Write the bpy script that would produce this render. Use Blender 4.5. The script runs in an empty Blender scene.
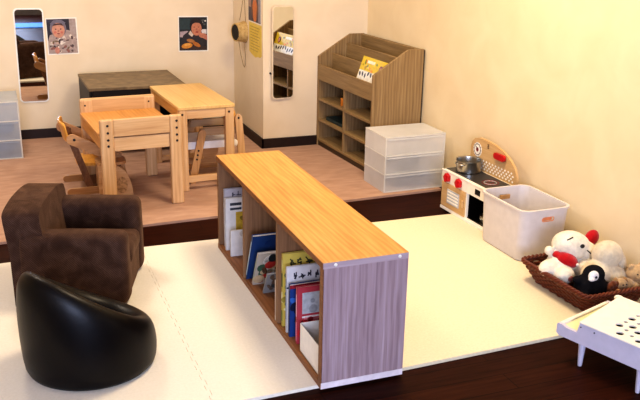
import bpy, bmesh, math, random
from mathutils import Vector, Matrix, noise
random.seed(7)
PI = math.pi
SC = bpy.context.scene
COL = SC.collection

# ------------------------------------------------------------------ materials
def lin(h):
    h = h.lstrip('#')
    out = []
    for i in (0, 2, 4):
        c = int(h[i:i+2], 16) / 255
        out.append(c / 12.92 if c <= .04045 else ((c + .055) / 1.055) ** 2.4)
    return (out[0], out[1], out[2], 1)

class NT:
    def __init__(s, name):
        s.m = bpy.data.materials.new(name); s.m.use_nodes = True
        s.n = s.m.node_tree.nodes; s.l = s.m.node_tree.links
        s.b = s.n['Principled BSDF']; s.out = s.n['Material Output']
    def new(s, t, **kw):
        x = s.n.new(t)
        for k, v in kw.items(): setattr(x, k, v)
        return x
    def link(s, a, b): s.l.new(a, b)
    def coords(s, scale=(1, 1, 1), rot=(0, 0, 0)):
        tc = s.new('ShaderNodeTexCoord'); mp = s.new('ShaderNodeMapping')
        mp.inputs['Scale'].default_value = scale; mp.inputs['Rotation'].default_value = rot
        s.link(tc.outputs['Object'], mp.inputs['Vector']); return mp.outputs['Vector']
    def noise(s, vec, scale, detail=4, dist=0.):
        x = s.new('ShaderNodeTexNoise'); s.link(vec, x.inputs['Vector'])
        x.inputs['Scale'].default_value = scale; x.inputs['Detail'].default_value = detail
        x.inputs['Distortion'].default_value = dist; return x.outputs['Fac']
    def ramp(s, fac, stops):
        r = s.new('ShaderNodeValToRGB'); s.link(fac, r.inputs['Fac']); e = r.color_ramp.elements
        while len(e) < len(stops): e.new(.5)
        for el, (p, c) in zip(e, stops): el.position = p; el.color = lin(c)
        return r.outputs['Color']
    def bump(s, h, strength=.3, dist=.002):
        b = s.new('ShaderNodeBump'); b.inputs['Strength'].default_value = strength; b.inputs['Distance'].default_value = dist
        s.link(h, b.inputs['Height']); s.link(b.outputs['Normal'], s.b.inputs['Normal'])
    def setp(s, **kw):
        for k, v in kw.items(): s.b.inputs[k.replace('_', ' ')].default_value = v
        return s

def shade(h, k):
    h = h.lstrip('#')
    return '#' + ''.join('%02x' % max(0, min(255, round(int(h[i:i+2], 16) * k))) for i in (0, 2, 4))

_mc = {}
def plain(h, rough=.5, var=.05, scale=30, bump=0., metal=0., spec=.4, sheen=0.):
    key = ('p', h, rough, var, scale, bump, metal, spec, sheen)
    if key in _mc: return _mc[key]
    t = NT('plain_' + h.strip('#')); v = t.coords()
    f = t.noise(v, scale)
    t.link(t.ramp(f, [(.3, shade(h, 1 - var)), (.7, shade(h, 1 + var))]), t.b.inputs['Base Color'])
    t.setp(Roughness=rough, Metallic=metal, Specular_IOR_Level=spec)
    if sheen: t.setp(Sheen_Weight=sheen, Sheen_Roughness=.5)
    if bump: t.bump(f, bump)
    _mc[key] = t.m; return t.m

def wood(c1, c2, c3, axis='y', stretch=14, scale=3.0, rough=.45, rings=.35, bump=.08, spec=.35):
    key = ('w', c1, c2, c3, axis, stretch, scale, rough, rings)
    if key in _mc: return _mc[key]
    t = NT('wood_' + c1.strip('#'))
    sc = [stretch] * 3; sc['xyz'.index(axis)] = 1.0
    v = t.coords(tuple(sc))
    n1 = t.noise(v, scale, 6, .4)
    sc2 = [stretch * 3.5] * 3; sc2['xyz'.index(axis)] = 1.6
    n2 = t.noise(t.coords(tuple(sc2)), scale * 1.5, 3)
    w = t.new('ShaderNodeTexWave', wave_type='BANDS', bands_direction={'x': 'Y', 'y': 'X', 'z': 'X'}[axis])
    sc3 = [1.0] * 3; sc3['xyz'.index(axis)] = .18
    t.link(t.coords(tuple(sc3)), w.inputs['Vector'])
    w.inputs['Scale'].default_value = 16; w.inputs['Distortion'].default_value = 5; w.inputs['Detail'].default_value = 3
    w.inputs['Detail Scale'].default_value = 1.2
    mx = t.new('ShaderNodeMix', data_type='FLOAT'); mx.inputs[0].default_value = rings * .45
    t.link(n1, mx.inputs[2]); t.link(w.outputs['Fac'], mx.inputs[3])
    mx2 = t.new('ShaderNodeMix', data_type='FLOAT'); mx2.inputs[0].default_value = .4
    t.link(mx.outputs[0], mx2.inputs[2]); t.link(n2, mx2.inputs[3])
    t.link(t.ramp(mx2.outputs[0], [(.3, c1), (.5, c2), (.7, c3)]), t.b.inputs['Base Color'])
    t.setp(Roughness=rough, Specular_IOR_Level=spec); t.bump(mx2.outputs[0], bump, .001)
    _mc[key] = t.m; return t.m

def mottled(stops, scale, rough=.5, bump=.1, detail=6, dist=.5, sc=(1, 1, 1)):
    t = NT('mottled'); f = t.noise(t.coords(sc), scale, detail, dist)
    t.link(t.ramp(f, stops), t.b.inputs['Base Color']); t.setp(Roughness=rough, Specular_IOR_Level=.3)
    t.bump(f, bump); return t.m

def frosted(h, alpha, rough=.35):
    t = NT('frosted_plastic'); v = t.coords(); f = t.noise(v, 14, 3)
    t.link(t.ramp(f, [(.3, shade(h, .95)), (.7, h)]), t.b.inputs['Base Color'])
    t.setp(Roughness=.6, Specular_IOR_Level=.15)
    tr = t.new('ShaderNodeBsdfTransparent'); mx = t.new('ShaderNodeMixShader'); mx.inputs[0].default_value = alpha
    tr.inputs['Color'].default_value = (.95, .96, .97, 1)
    tl = t.new('ShaderNodeBsdfTranslucent'); tl.inputs['Color'].default_value = lin(h); m2 = t.new('ShaderNodeMixShader'); m2.inputs[0].default_value = .4
    t.link(t.b.outputs[0], m2.inputs[1]); t.link(tl.outputs[0], m2.inputs[2])
    t.link(tr.outputs[0], mx.inputs[1]); t.link(m2.outputs[0], mx.inputs[2]); t.link(mx.outputs[0], t.out.inputs['Surface'])
    return t.m

def corduroy():
    t = NT('brown_corduroy'); v = t.coords()
    w = t.new('ShaderNodeTexWave', wave_type='BANDS', bands_direction='DIAGONAL'); t.link(v, w.inputs['Vector'])
    w.inputs['Scale'].default_value = 70; w.inputs['Distortion'].default_value = 3; w.inputs['Detail'].default_value = 2
    n = t.noise(v, 18, 6, .6)
    mx = t.new('ShaderNodeMix', data_type='FLOAT'); mx.inputs[0].default_value = .22
    t.link(n, mx.inputs[2]); t.link(w.outputs['Fac'], mx.inputs[3])
    t.link(t.ramp(mx.outputs[0], [(.2, '#291b16'), (.5, '#412e25'), (.8, '#5e473b')]), t.b.inputs['Base Color'])
    t.setp(Roughness=.95, Specular_IOR_Level=.1, Sheen_Weight=.35, Sheen_Roughness=.45)
    t.b.inputs['Sheen Tint'].default_value = lin('#b08a68')
    t.bump(mx.outputs[0], .5, .004); return t.m

def plush(h, var=.1):
    key = ('plush', h)
    if key in _mc: return _mc[key]
    t = NT('plush_' + h.strip('#')); v = t.coords()
    n = t.noise(v, 60, 6, .3); n2 = t.noise(v, 14, 3)
    mx = t.new('ShaderNodeMix', data_type='FLOAT'); mx.inputs[0].default_value = .5
    t.link(n, mx.inputs[2]); t.link(n2, mx.inputs[3])
    t.link(t.ramp(mx.outputs[0], [(.3, shade(h, 1 - 1.6 * var)), (.6, h)]), t.b.inputs['Base Color'])
    t.setp(Roughness=.95, Specular_IOR_Level=.1, Sheen_Weight=.3 if h > '#3' else .0)
    t.bump(n, .8, .004); _mc[key] = t.m; return t.m

def mirror_mat():
    t = NT('mirror_glass'); v = t.coords(); f = t.noise(v, 3)
    t.link(t.ramp(f, [(.3, '#dfe3e4'), (.7, '#e9ebea')]), t.b.inputs['Base Color'])
    t.setp(Metallic=1.0, Roughness=.015); return t.m

def planks():
    t = NT('dark_plank_floor'); v = t.coords()
    br = t.new('ShaderNodeTexBrick'); t.link(v, br.inputs['Vector'])
    br.inputs['Scale'].default_value = 1.0; br.inputs['Brick Width'].default_value = 1.2; br.inputs['Row Height'].default_value = .09
    br.inputs['Mortar Size'].default_value = .0015
    br.inputs['Color1'].default_value = lin('#30130a'); br.inputs['Color2'].default_value = lin('#3b190c'); br.inputs['Mortar'].default_value = lin('#120603')
    n = t.noise(t.coords((2, 26, 1)), 3, 6, .5)
    mx = t.new('ShaderNodeMix', data_type='RGBA', blend_type='MULTIPLY'); mx.inputs[0].default_value = .8
    t.link(br.outputs['Color'], mx.inputs[6]); t.link(t.ramp(n, [(.3, '#9a8a80'), (.7, '#ffffff')]), mx.inputs[7])
    t.link(mx.outputs[2], t.b.inputs['Base Color']); t.setp(Roughness=.5, Specular_IOR_Level=.05)
    t.bump(n, .04, .001); return t.m

M = {}
M['wall'] = mottled([(.3, '#e2d0b2'), (.7, '#ead9bd')], 5, .85, .04)
M['wall_lamplit'] = mottled([(.3, '#e4cfa8'), (.7, '#ebd8b3')], 5, .85, .04)  # wall colour yellowed to carry the warm lamp light
M['wall_darkened'] = mottled([(.3, '#6d6055'), (.7, '#7a6c60')], 5, .85, .04)  # wall colour darkened so the mirrored room looks unlit
M['ceiling'] = mottled([(.3, '#e9e4da'), (.7, '#f1ece2')], 6, .9, .05)
M['floor'] = planks()
M['base'] = plain('#241611', .5, .12, 40)
M['carpet'] = mottled([(.25, '#a4826f'), (.5, '#b08e7a'), (.75, '#bb9a85')], 9, .95, .3, 8, .3, (1, 3, 1))
M['mat'] = mottled([(.3, '#e4dccc'), (.7, '#ebe3d4')], 120, .9, .08)
M['mat_warm_lit'] = mottled([(.3, '#dccfb0'), (.7, '#e4d8bb')], 120, .9, .08)  # mat colour yellowed for the warm light right of the bookcase
M['top_oak'] = wood('#ad7637', '#c6914c', '#d6a662', 'y', 12, 2.2, .38, .45)
M['cool_lit_wood'] = wood('#836d70', '#9d878c', '#b19da3', 'z', 16, 2.6, .5, .4)  # greyish wood with cool window light mixed into its colour
M['cool_lit_edge'] = wood('#a08c90', '#ad9a9f', '#baa9ae', 'x', 16, 2.6, .5, .2)  # same cool light tint for the top board's end
M['brown_edge'] = wood('#6e4425', '#855631', '#99683e', 'y', 14, 3, .5, .2)
M['inner_wood'] = wood('#6f4f34', '#835f40', '#946f4c', 'z', 14, 3, .5, .3)
M['inner_floor'] = wood('#744828', '#8b5b33', '#9b6a3f', 'y', 14, 3, .5, .3)
M['pine'] = wood('#b98e60', '#cda678', '#dab78c', 'z', 12, 2.5, .42, .35)
M['pine_x'] = wood('#b98e60', '#cda678', '#dab78c', 'x', 12, 2.5, .42, .35)
M['pine_y'] = wood('#b98347', '#cc9858', '#d9aa6e', 'y', 12, 2.5, .42, .35)
M['desk_top'] = wood('#c89f62', '#d4ae70', '#deba80', 'y', 10, 2.0, .35, .25)
M['sunk_top'] = wood('#b27a3a', '#c58c4b', '#d19c5e', 'y', 12, 2.2, .4, .35)
M['chair_w'] = wood('#a0754a', '#b68a5c', '#c79d70', 'x', 12, 2.5, .4, .35)
M['chair_z'] = wood('#a0754a', '#b68a5c', '#c79d70', 'z', 12, 2.5, .4, .35)
M['chair_dark'] = wood('#5f4029', '#744f34', '#86603f', 'y', 12, 2.5, .5, .35)
M['chair_yellow'] = wood('#c08530', '#d59a42', '#e2ad58', 'z', 10, 2.5, .35, .25)
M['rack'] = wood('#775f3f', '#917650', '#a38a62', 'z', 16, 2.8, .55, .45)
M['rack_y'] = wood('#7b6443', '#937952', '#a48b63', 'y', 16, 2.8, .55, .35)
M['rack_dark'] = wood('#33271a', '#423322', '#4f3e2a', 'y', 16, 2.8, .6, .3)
M['brown_top'] = mottled([(.25, '#5f5140'), (.5, '#77664e'), (.75, '#8f7c60')], 16, .5, .1)
M['black'] = plain('#141113', .5, .1)
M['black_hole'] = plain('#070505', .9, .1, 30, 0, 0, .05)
M['corduroy'] = corduroy()
M['leather'] = plain('#060304', .4, .2, 60, .12, 0, .22)
M['frost'] = frosted('#ffffff', .62)
M['frost_d'] = frosted('#fbfaf7', .55)
M['frost_edge'] = frosted('#f6f4ee', .75)
M['frost_blue'] = frosted('#e2e8ee', .6)
M['dark_cloth'] = plain('#3b3835', .9, .25, 20, .4)
M['blue_cloth'] = plain('#5d6f86', .9, .25, 20, .4)
M['pale_cloth'] = plain('#dfe3e8', .9, .1, 20, .4)
M['white_p'] = plain('#ece6da', .4, .02)
M['white_cool_lit'] = plain('#c8c3d3', .42, .02)  # white tinted lilac for cool light on the table's sides
M['box_white'] = plain('#d3ccc9', .45, .02)
M['kitchen_white'] = plain('#efe8da', .35, .02)
M['kit_wood'] = wood('#bd9560', '#caa572', '#d5b384', 'y', 14, 3, .45, .2)
M['red'] = plain('#b8141c', .35, .08)
M['steel'] = plain('#b8b5ad', .3, .06, 30, 0, 1.0)
M['steel_dark'] = plain('#4a4743', .3, .06, 30, 0, 1.0)
M['cook'] = plain('#2b2a2b', .3, .06)
M['vent'] = plain('#b9bcbe', .5, .05)
M['salmon'] = plain('#dd8f64', .5, .1)
M['tan'] = plain('#b98c58', .5, .08)
M['wicker'] = wood('#3c150c', '#5f2715', '#7d3a20', 'x', 8, 12, .45, .2, .3)
M['straw'] = mottled([(.3, '#a98852'), (.7, '#cdb078')], 60, .8, .5)
M['paper'] = plain('#efe9de', .7, .02)
M['string'] = plain('#8d7656', .8, .1)

# ------------------------------------------------------------------ mesh helpers
def obj(name, bm, mat, parent=None, smooth=False, loc=None, rot=None):
    me = bpy.data.meshes.new(name)
    bmesh.ops.recalc_face_normals(bm, faces=bm.faces)
    bm.to_mesh(me); bm.free()
    for mt in (mat if isinstance(mat, (list, tuple)) else [mat]): me.materials.append(mt)
    if smooth:
        for p in me.polygons: p.use_smooth = True
    o = bpy.data.objects.new(name, me); COL.objects.link(o)
    if parent: o.parent = parent
    if loc: o.location = loc
    if rot: o.rotation_euler = rot
    return o

def smooth_by_angle(o, ang=40):
    me = o.data
    for p in me.polygons: p.use_smooth = True
    try: me.set_sharp_from_angle(angle=math.radians(ang))
    except Exception: pass
    return o

def thing(name, label, cat, loc=(0, 0, 0), rz=0, group=None):
    o = bpy.data.objects.new(name, None); o.empty_display_size = .05; COL.objects.link(o)
    o.location = loc; o.rotation_euler = (0, 0, rz)
    o['label'] = label; o['category'] = cat
    if group: o['group'] = group
    return o

def tag(o, label, cat, group=None):
    o['label'] = label; o['category'] = cat
    if group: o['group'] = group
    return o

def struct(name, bm, mat, loc=None, rot=None, label=None):
    o = obj(name, bm, mat, None, False, loc, rot); o['kind'] = 'structure'
    if label: o['label'] = label
    return o

def box(bm, x0, x1, y0, y1, z0, z1, bev=0., seg=2, mtx=None, mi=0):
    r = bmesh.ops.create_cube(bm, size=1)
    vs = r['verts']
    for v in vs:
        v.co = Vector((x0 + (v.co.x + .5) * (x1 - x0), y0 + (v.co.y + .5) * (y1 - y0), z0 + (v.co.z + .5) * (z1 - z0)))
    fs = set(f for v in vs for f in v.link_faces)
    if bev > 0:
        es = list(set(e for v in vs for e in v.link_edges))
        rr = bmesh.ops.bevel(bm, geom=es, offset=bev, segments=seg, profile=.5, affect='EDGES')
        vs = list(set(v for f in rr['faces'] for v in f.verts) | set(v for v in vs if v.is_valid))
        fs = set(f for v in vs for f in v.link_faces)
    for f in fs: f.material_index = mi
    if mtx:
        for v in vs: v.co = mtx @ v.co
    return vs

def B(x0, x1, y0, y1, z0, z1, bev=0., seg=2, mtx=None):
    bm = bmesh.new(); box(bm, x0, x1, y0, y1, z0, z1, bev, seg, mtx); return bm

def prism(bm, pts, axis, a, b, mi=0):
    """extrude a 2-D polygon along an axis from a to b; pts are the two other coords in order"""
    def mk(p, t):
        if axis == 'x': return Vector((t, p[0], p[1]))
        if axis == 'y': return Vector((p[0], t, p[1]))
        return Vector((p[0], p[1], t))
    v0 = [bm.verts.new(mk(p, a)) for p in pts]; v1 = [bm.verts.new(mk(p, b)) for p in pts]
    n = len(pts); fs = [bm.faces.new(v0), bm.faces.new(list(reversed(v1)))]
    for i in range(n): fs.append(bm.faces.new((v0[i], v0[(i + 1) % n], v1[(i + 1) % n], v1[i])))
    for f in fs: f.material_index = mi
    return v0 + v1

def rrect(w, h, r, n=6, cx=0., cy=0.):
    pts = []
    for (sx, sy, a0) in ((1, 1, 0), (-1, 1, 90), (-1, -1, 180), (1, -1, 270)):
        for i in range(n + 1):
            a = math.radians(a0 + 90 * i / n)
            pts.append((cx + sx * (w / 2 - r) + r * math.cos(a), cy + sy * (h / 2 - r) + r * math.sin(a)))
    return pts

def ell(rx, ry, n=24, cx=0., cy=0., rot=0.):
    return [(cx + rx * math.cos(2 * PI * i / n) * math.cos(rot) - ry * math.sin(2 * PI * i / n) * math.sin(rot),
             cy + rx * math.cos(2 * PI * i / n) * math.sin(rot) + ry * math.sin(2 * PI * i / n) * math.cos(rot)) for i in range(n)]

def tube(bm, path, r, sides=8, closed=False, cap=True, mi=0):
    P = [Vector(p) for p in path]; n = len(P); rings = []
    up = Vector((0, 0, 1))
    for i, p in enumerate(P):
        if closed: t = (P[(i + 1) % n] - P[i - 1]).normalized()
        else: t = (P[min(i + 1, n - 1)] - P[max(i - 1, 0)]).normalized()
        u = up if abs(t.dot(up)) < .95 else Vector((1, 0, 0))
        a = t.cross(u).normalized(); b = a.cross(t).normalized()
        rr = r[i] if isinstance(r, (list, tuple)) else r
        rings.append([bm.verts.new(p + (a * math.cos(2 * PI * k / sides) + b * math.sin(2 * PI * k / sides)) * rr) for k in range(sides)])
    m = n if closed else n - 1
    for i in range(m):
        A, Bb = rings[i], rings[(i + 1) % n]
        for k in range(sides):
            f = bm.faces.new((A[k], A[(k + 1) % sides], Bb[(k + 1) % sides], Bb[k])); f.material_index = mi
    if cap and not closed:
        bm.faces.new(rings[0]).material_index = mi; bm.faces.new(list(reversed(rings[-1]))).material_index = mi

def lathe(bm, prof, n=32, c=(0, 0, 0), axis='z', mi=0):
    rings = []
    for (r, z) in prof:
        ring = []
        for k in range(n):
            a = 2 * PI * k / n; x, y = r * math.cos(a), r * math.sin(a)
            co = {'z': (x, y, z), 'x': (z, x, y), 'y': (x, z, y)}[axis]
            ring.append(bm.verts.new(Vector(c) + Vector(co)))
        rings.append(ring)
    for i in range(len(rings) - 1):
        for k in range(n):
            f = bm.faces.new((rings[i][k], rings[i][(k + 1) % n], rings[i + 1][(k + 1) % n], rings[i + 1][k])); f.material_index = mi
    bm.faces.new(rings[0]).material_index = mi; bm.faces.new(list(reversed(rings[-1]))).material_index = mi

def ball(bm, c, r, rot=None, seg=20):
    rs = r if isinstance(r, (list, tuple)) else (r, r, r)
    mt = Matrix.Translation(Vector(c))
    if rot: mt = mt @ Matrix.Rotation(rot[2], 4, 'Z') @ Matrix.Rotation(rot[1], 4, 'Y') @ Matrix.Rotation(rot[0], 4, 'X')
    mt = mt @ Matrix.Diagonal((rs[0], rs[1], rs[2], 1))
    bmesh.ops.create_uvsphere(bm, u_segments=seg, v_segments=max(8, seg // 2 + 2), radius=1, matrix=mt)

def fuse(o, voxel=.004, it=4):
    """one continuous skin over overlapping volumes"""
    m = o.modifiers.new('fuse', 'REMESH'); m.mode = 'VOXEL'; m.voxel_size = voxel; m.use_smooth_shade = True
    s = o.modifiers.new('soften', 'SMOOTH'); s.iterations = it; s.factor = .5
    return o

def subsurf(o, lv=2):
    m = o.modifiers.new('sub', 'SUBSURF'); m.levels = lv; m.render_levels = lv
    for p in o.data.polygons: p.use_smooth = True
    return o

def cut(o, cbm):
    """boolean difference baked into the mesh"""
    cm = bpy.data.meshes.new('cutter'); bmesh.ops.recalc_face_normals(cbm, faces=cbm.faces); cbm.to_mesh(cm); cbm.free()
    co = bpy.data.objects.new('cutter', cm); COL.objects.link(co); co.matrix_world = o.matrix_world.copy()
    if o.parent: co.parent = o.parent; co.matrix_parent_inverse = Matrix()
    bpy.context.view_layer.update()
    md = o.modifiers.new('cut', 'BOOLEAN'); md.object = co; md.operation = 'DIFFERENCE'; md.solver = 'EXACT'
    dg = bpy.context.evaluated_depsgraph_get()
    me = bpy.data.meshes.new_from_object(o.evaluated_get(dg))
    o.modifiers.remove(md); old = o.data; o.data = me; bpy.data.meshes.remove(old)
    bpy.data.objects.remove(co); bpy.data.meshes.remove(cm)
    return o

def R(d): return math.radians(d)
RW = R(2.0)                       # the room's right wall is turned two degrees

# ------------------------------------------------------------------ room shell
FZ = -.012
struct('floor', B(-2.7, 1.75, -4.3, 3.65, -.06, FZ), M['floor'], label='dark brown wooden plank floor')
struct('wall_back', B(-2.7, .75, 3.5, 3.62, -.06, 2.3), M['wall'], label='cream painted back wall')
struct('pillar', B(.703, 1.7, 2.825, 3.62, -.06, 2.3, .004, 2), M['wall'], label='cream wall block standing forward in the far corner')
struct('wall_right', B(0, .12, -7.2, 0, -.06, 2.3), M['wall_lamplit'], (1.398, 2.83, 0), (0, 0, RW), 'cream right wall toned yellow for warm lamp light')
struct('wall_left', B(-2.8, -2.7, -4.3, 3.55, -.06, 2.3), M['wall'], label='cream painted left wall')
wf = struct('wall_front', B(-2.8, 2.0, -4.42, -4.3, -.06, 2.3), M['wall_darkened'], label='wall behind the viewer, coloured dark as if unlit')
struct('ceiling', B(-2.8, 2.0, -4.42, 3.6, 2.3, 2.4), M['ceiling'], label='pale ceiling')
struct('baseboard_back', B(-2.7, .703, 3.488, 3.5, FZ, .06, .002), M['base'], label='dark brown baseboard along the back wall')
struct('baseboard_pillar_side', B(.691, .703, 2.813, 3.5, FZ, .06, .002), M['base'], label='dark brown baseboard on the side of the wall block')
struct('baseboard_pillar_front', B(.691, 1.37, 2.813, 2.825, FZ, .06, .002), M['base'], label='dark brown baseboard on the front of the wall block')

# carpet and play mats
bm = bmesh.new(); prism(bm, [(-2.2, 1.555), (1.37, 1.712), (1.36, 2.81), (.688, 2.81), (.688, 3.485), (-2.2, 3.485)], 'z', FZ, 0)
tag(obj('carpet', bm, M['carpet']), 'pinkish tan carpet under the wooden tables and display rack at the back', 'carpet')
bm = bmesh.new(); prism(bm, rrect(1.7, .5, .03, 4, -.4, -2.9), 'z', FZ, FZ + .012); tag(obj('mirror_band_sheet', bm, plain('#3f86d8', .8, .15, 40), None), 'added blue sheet giving the tall left mirror its blue band', 'mirror_band_sheet')  # unseen blue sheet, added only for the blue band in the mirror
# jigsaw seam between two joined mats
sx, seam = -.326, []
y, k = 1.358, 0
while y > .03:
    seam.append((sx + (.005 if k % 2 else -.005), y)); y2 = max(.02, y - .032)
    seam.append((sx + (.005 if k % 2 else -.005), y2)); y = y2; k += 1
bm = bmesh.new(); prism(bm, [(-1.9, -.02), (-1.9, 1.358)][::-1] + [(-1.9, -.02)] + seam[::-1] if False else [(-1.9, 1.358), (-1.9, -.02)] + seam[::-1], 'z', FZ, 0)
tag(obj('foam_mat', bm, M['mat']), 'white foam play mat at lower left under the brown armchair and black tub seat', 'mat', 'joined foam play mats')
bm = bmesh.new(); prism(bm, [(x + .0011, yy) for x, yy in seam] + [(.139, .030), (.139, 1.35)], 'z', FZ, 0)
tag(obj('foam_mat', bm, M['mat']), 'white foam play mat between the faint jigsaw seam and the low bookcase', 'mat', 'joined foam play mats')
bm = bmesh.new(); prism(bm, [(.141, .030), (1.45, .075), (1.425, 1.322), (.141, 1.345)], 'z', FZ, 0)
tag(obj('foam_mat', bm, M['mat_warm_lit']), 'foam mat toned cream for warm light, right of the low bookcase under bin and basket', 'mat', 'joined foam play mats')

# ------------------------------------------------------------------ low bookcase
BD, BL, BH, BT = .281, 1.25, .42, .02
bc = thing('bookcase', 'low three-bay open bookcase with orange oak top and cool-light-tinted end panel, between the mats', 'bookcase')
obj('top_board', B(0, BD, 0, BL, BH - BT, BH, .0015), M['top_oak'], bc)
obj('edge_strip', B(-.001, .001, .0, BL, BH - BT + .001, BH - .001), M['brown_edge'], bc)
obj('end_strip', B(0.001, BD - .001, -.0012, .0015, BH - BT, BH - .0015), M['cool_lit_edge'], bc)
obj('bottom_board', B(0, BD, 0, BL, 0, BT, .001), [M['inner_floor']], bc)
obj('end_strip', B(0.001, BD - .001, -.0012, .0015, .0, BT), plain('#ded3d8', .5, .05), bc)  # pale lilac tint carries the cool light here too
obj('end_panel', B(.002, BD, .0, BT, BT, BH - BT, .001), M['cool_lit_wood'], bc)
obj('end_panel', B(.002, BD, BL - BT, BL, BT, BH - BT, .001), M['inner_wood'], bc)
for yy in (.437, .85): obj('divider', B(.002, BD - .008, yy - .009, yy + .009, BT, BH - BT, .001), M['inner_wood'], bc)
obj('back_panel', B(BD - .008, BD, BT, BL - BT, BT, BH - BT), M['inner_wood'], bc)
obj('front_edge', B(-.0008, .004, .0, BT, BT, BH - BT), M['brown_edge'], bc)
for xx in (.04, .25):
    bm = bmesh.new(); lathe(bm, [(.0055, 0), (.0055, -.0016), (.003, -.0024)], 12, (xx, -.001, BH - BT / 2), 'y')
    obj('screw_cap', bm, M['white_p'], bc, True)

# ------------------------------------------------------------------ books
def book(name, label, loc, w, h, t, cover, art, group, lean=0., rz=0., pages='#e8e0cc', spine=None):
    """upright book: spine at local x=0 looking to -x, front cover looking to -y"""
    r = thing(name, label, 'book', loc, rz, group)
    r.rotation_euler = (lean, 0, rz)
    cm = plain(cover, .4, .04)
    bm = bmesh.new(); box(bm, 0, w, 0, .0015, 0, h); box(bm, 0, w, t - .0015, t, 0, h); box(bm, 0, .0015, 0, t, 0, h, .0004)
    obj('cover', bm, cm, r)
    obj('pages', B(.002, w - .003, .0018, t - .0018, .002, h - .003), plain(pages, .8, .06, 90), r)
    for i, (nm, pts, c) in enumerate(art):
        bm = bmesh.new(); prism(bm, pts, 'y', -.0005 - .00015 * (i % 14 + 1), .0005)
        obj(nm, bm, plain(c, .45, .08, 60), r)
    if spine:
        for (z0, z1, c) in spine:
            obj('spine_print', B(-.0007, .0005, t * .2, t * .8, z0, z1), plain(c, .45, .05), r)
    return r

def rect(x0, x1, z0, z1): return [(x0, z0), (x1, z0), (x1, z1), (x0, z1)]
def glyphs(x0, z0, n, s, c, seed):
    """a row of small brush-stroke title characters"""
    rr = random.Random(seed); out = []
    for i in range(n):
        cx = x0 + i * s * 1.15
        for k in range(4):
            a = rr.choice((0, 0, PI / 2, PI / 2, .9, -.9)); L = s * rr.uniform(.5, .95); px = cx + s * .5 + rr.uniform(-.2, .2) * s; pz = z0 + s * .5 + rr.uniform(-.3, .3) * s
            dx, dz = math.cos(a) * L / 2, math.sin(a) * L / 2; w = s * .09
            nx, nz = -math.sin(a) * w, math.cos(a) * w
            out.append(('title', [(px - dx - nx, pz - dz - nz), (px + dx - nx, pz + dz - nz), (px + dx + nx, pz + dz + nz), (px - dx + nx, pz - dz + nz)], c))
    return out
def blobs(x0, x1, z0, z1, n, cols, seed, r0=.006, r1=.016):
    rr = random.Random(seed)
    return [('picture', ell(rr.uniform(r0, r1), rr.uniform(r0, r1), 10, rr.uniform(x0, x1), rr.uniform(z0, z1), rr.uniform(0, 3)), rr.choice(cols)) for _ in range(n)]

G = 'picture books in the low bookcase'
# near bay, from the back forwards
book('picture_book', 'tall yellow picture book, rearmost in the near bay of the low bookcase', (.012, .400, BT), .235, .272, .012, '#c9b255',
     blobs(.006, .1, .02, .22, 30, ['#9c8a3a', '#d8cc84', '#6f7c3a', '#e6dfb2', '#4d5a32'], 3) + glyphs(.02, .225, 6, .026, '#3c3a24', 5) + blobs(.12, .21, .2, .25, 5, ['#4a3320', '#7b5a2c'], 8),
     G, spine=[(.02, .06, '#6f7c3a'), (.09, .13, '#e6dfb2'), (.15, .2, '#4d5a32'), (.21, .25, '#d8cc84')])
book('picture_book', 'white picture book with a dark lettered title in front of the tall yellow one', (.010, .352, BT), .25, .243, .010, '#d8d4d2',
     glyphs(.02, .198, 9, .022, '#34323a', 11) + [('rule', rect(.0, .25, .165, .170), '#34323c')] + blobs(.03, .2, .03, .14, 10, ['#9fa5b0', '#c4b7a8'], 4),
     G, spine=[(.05, .2, '#8f97a8')])
book('picture_book', 'blue picture book with a red banded top, in front of the white titled one', (.010, .318, BT), .24, .193, .013, '#1f3f7d',
     [('red_band', rect(.0, .24, .178, .192), '#8e2430'), ('white_band', rect(.0, .24, .192, .1935), '#d8d4d2')] + blobs(.01, .06, .02, .16, 10, ['#121d3c', '#2f62a8', '#0f1520'], 6, .006, .02),
     G, spine=[(.02, .17, '#16264f')])
book('picture_book', 'red framed picture book with pale grey panels, nearest upright in the near bay', (.016, .262, BT), .22, .206, .012, '#b3404c',
     [('cover_panel', rect(.018, .21, .108, .185), '#b9bcc0'), ('cover_panel', rect(.018, .21, .0935, .1), '#d9d5d2'), ('cover_panel', rect(.018, .21, .02, .09), '#b06a72')] + blobs(.01, .12, .02, .09, 16, ['#c8303a', '#e08a94', '#7d1c28'], 9) + blobs(.05, .18, .12, .17, 4, ['#7c7f86', '#9a9da3'], 2),
     G, lean=0, spine=[(.01, .08, '#e07f8e'), (.1, .18, '#d8a0a8')])
# white open magazine box
mb = thing('magazine_box', 'white open cardboard box at the near end of the low bookcase', 'box', (.012, .045, BT))
bm = bmesh.new(); w, d, h = .22, .175, .1
box(bm, 0, w, 0, d, 0, .002); box(bm, 0, .002, 0, d, 0, h); box(bm, w - .002, w, 0, d, 0, h); box(bm, 0, w, 0, .002, 0, h); box(bm, 0, w, d - .002, d, 0, h)
obj('box_shell', bm, M['paper'], mb)
obj('box_lining', B(.003, w - .003, .003, d - .003, .002, .004), plain('#76706a', .8, .05), mb)
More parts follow.
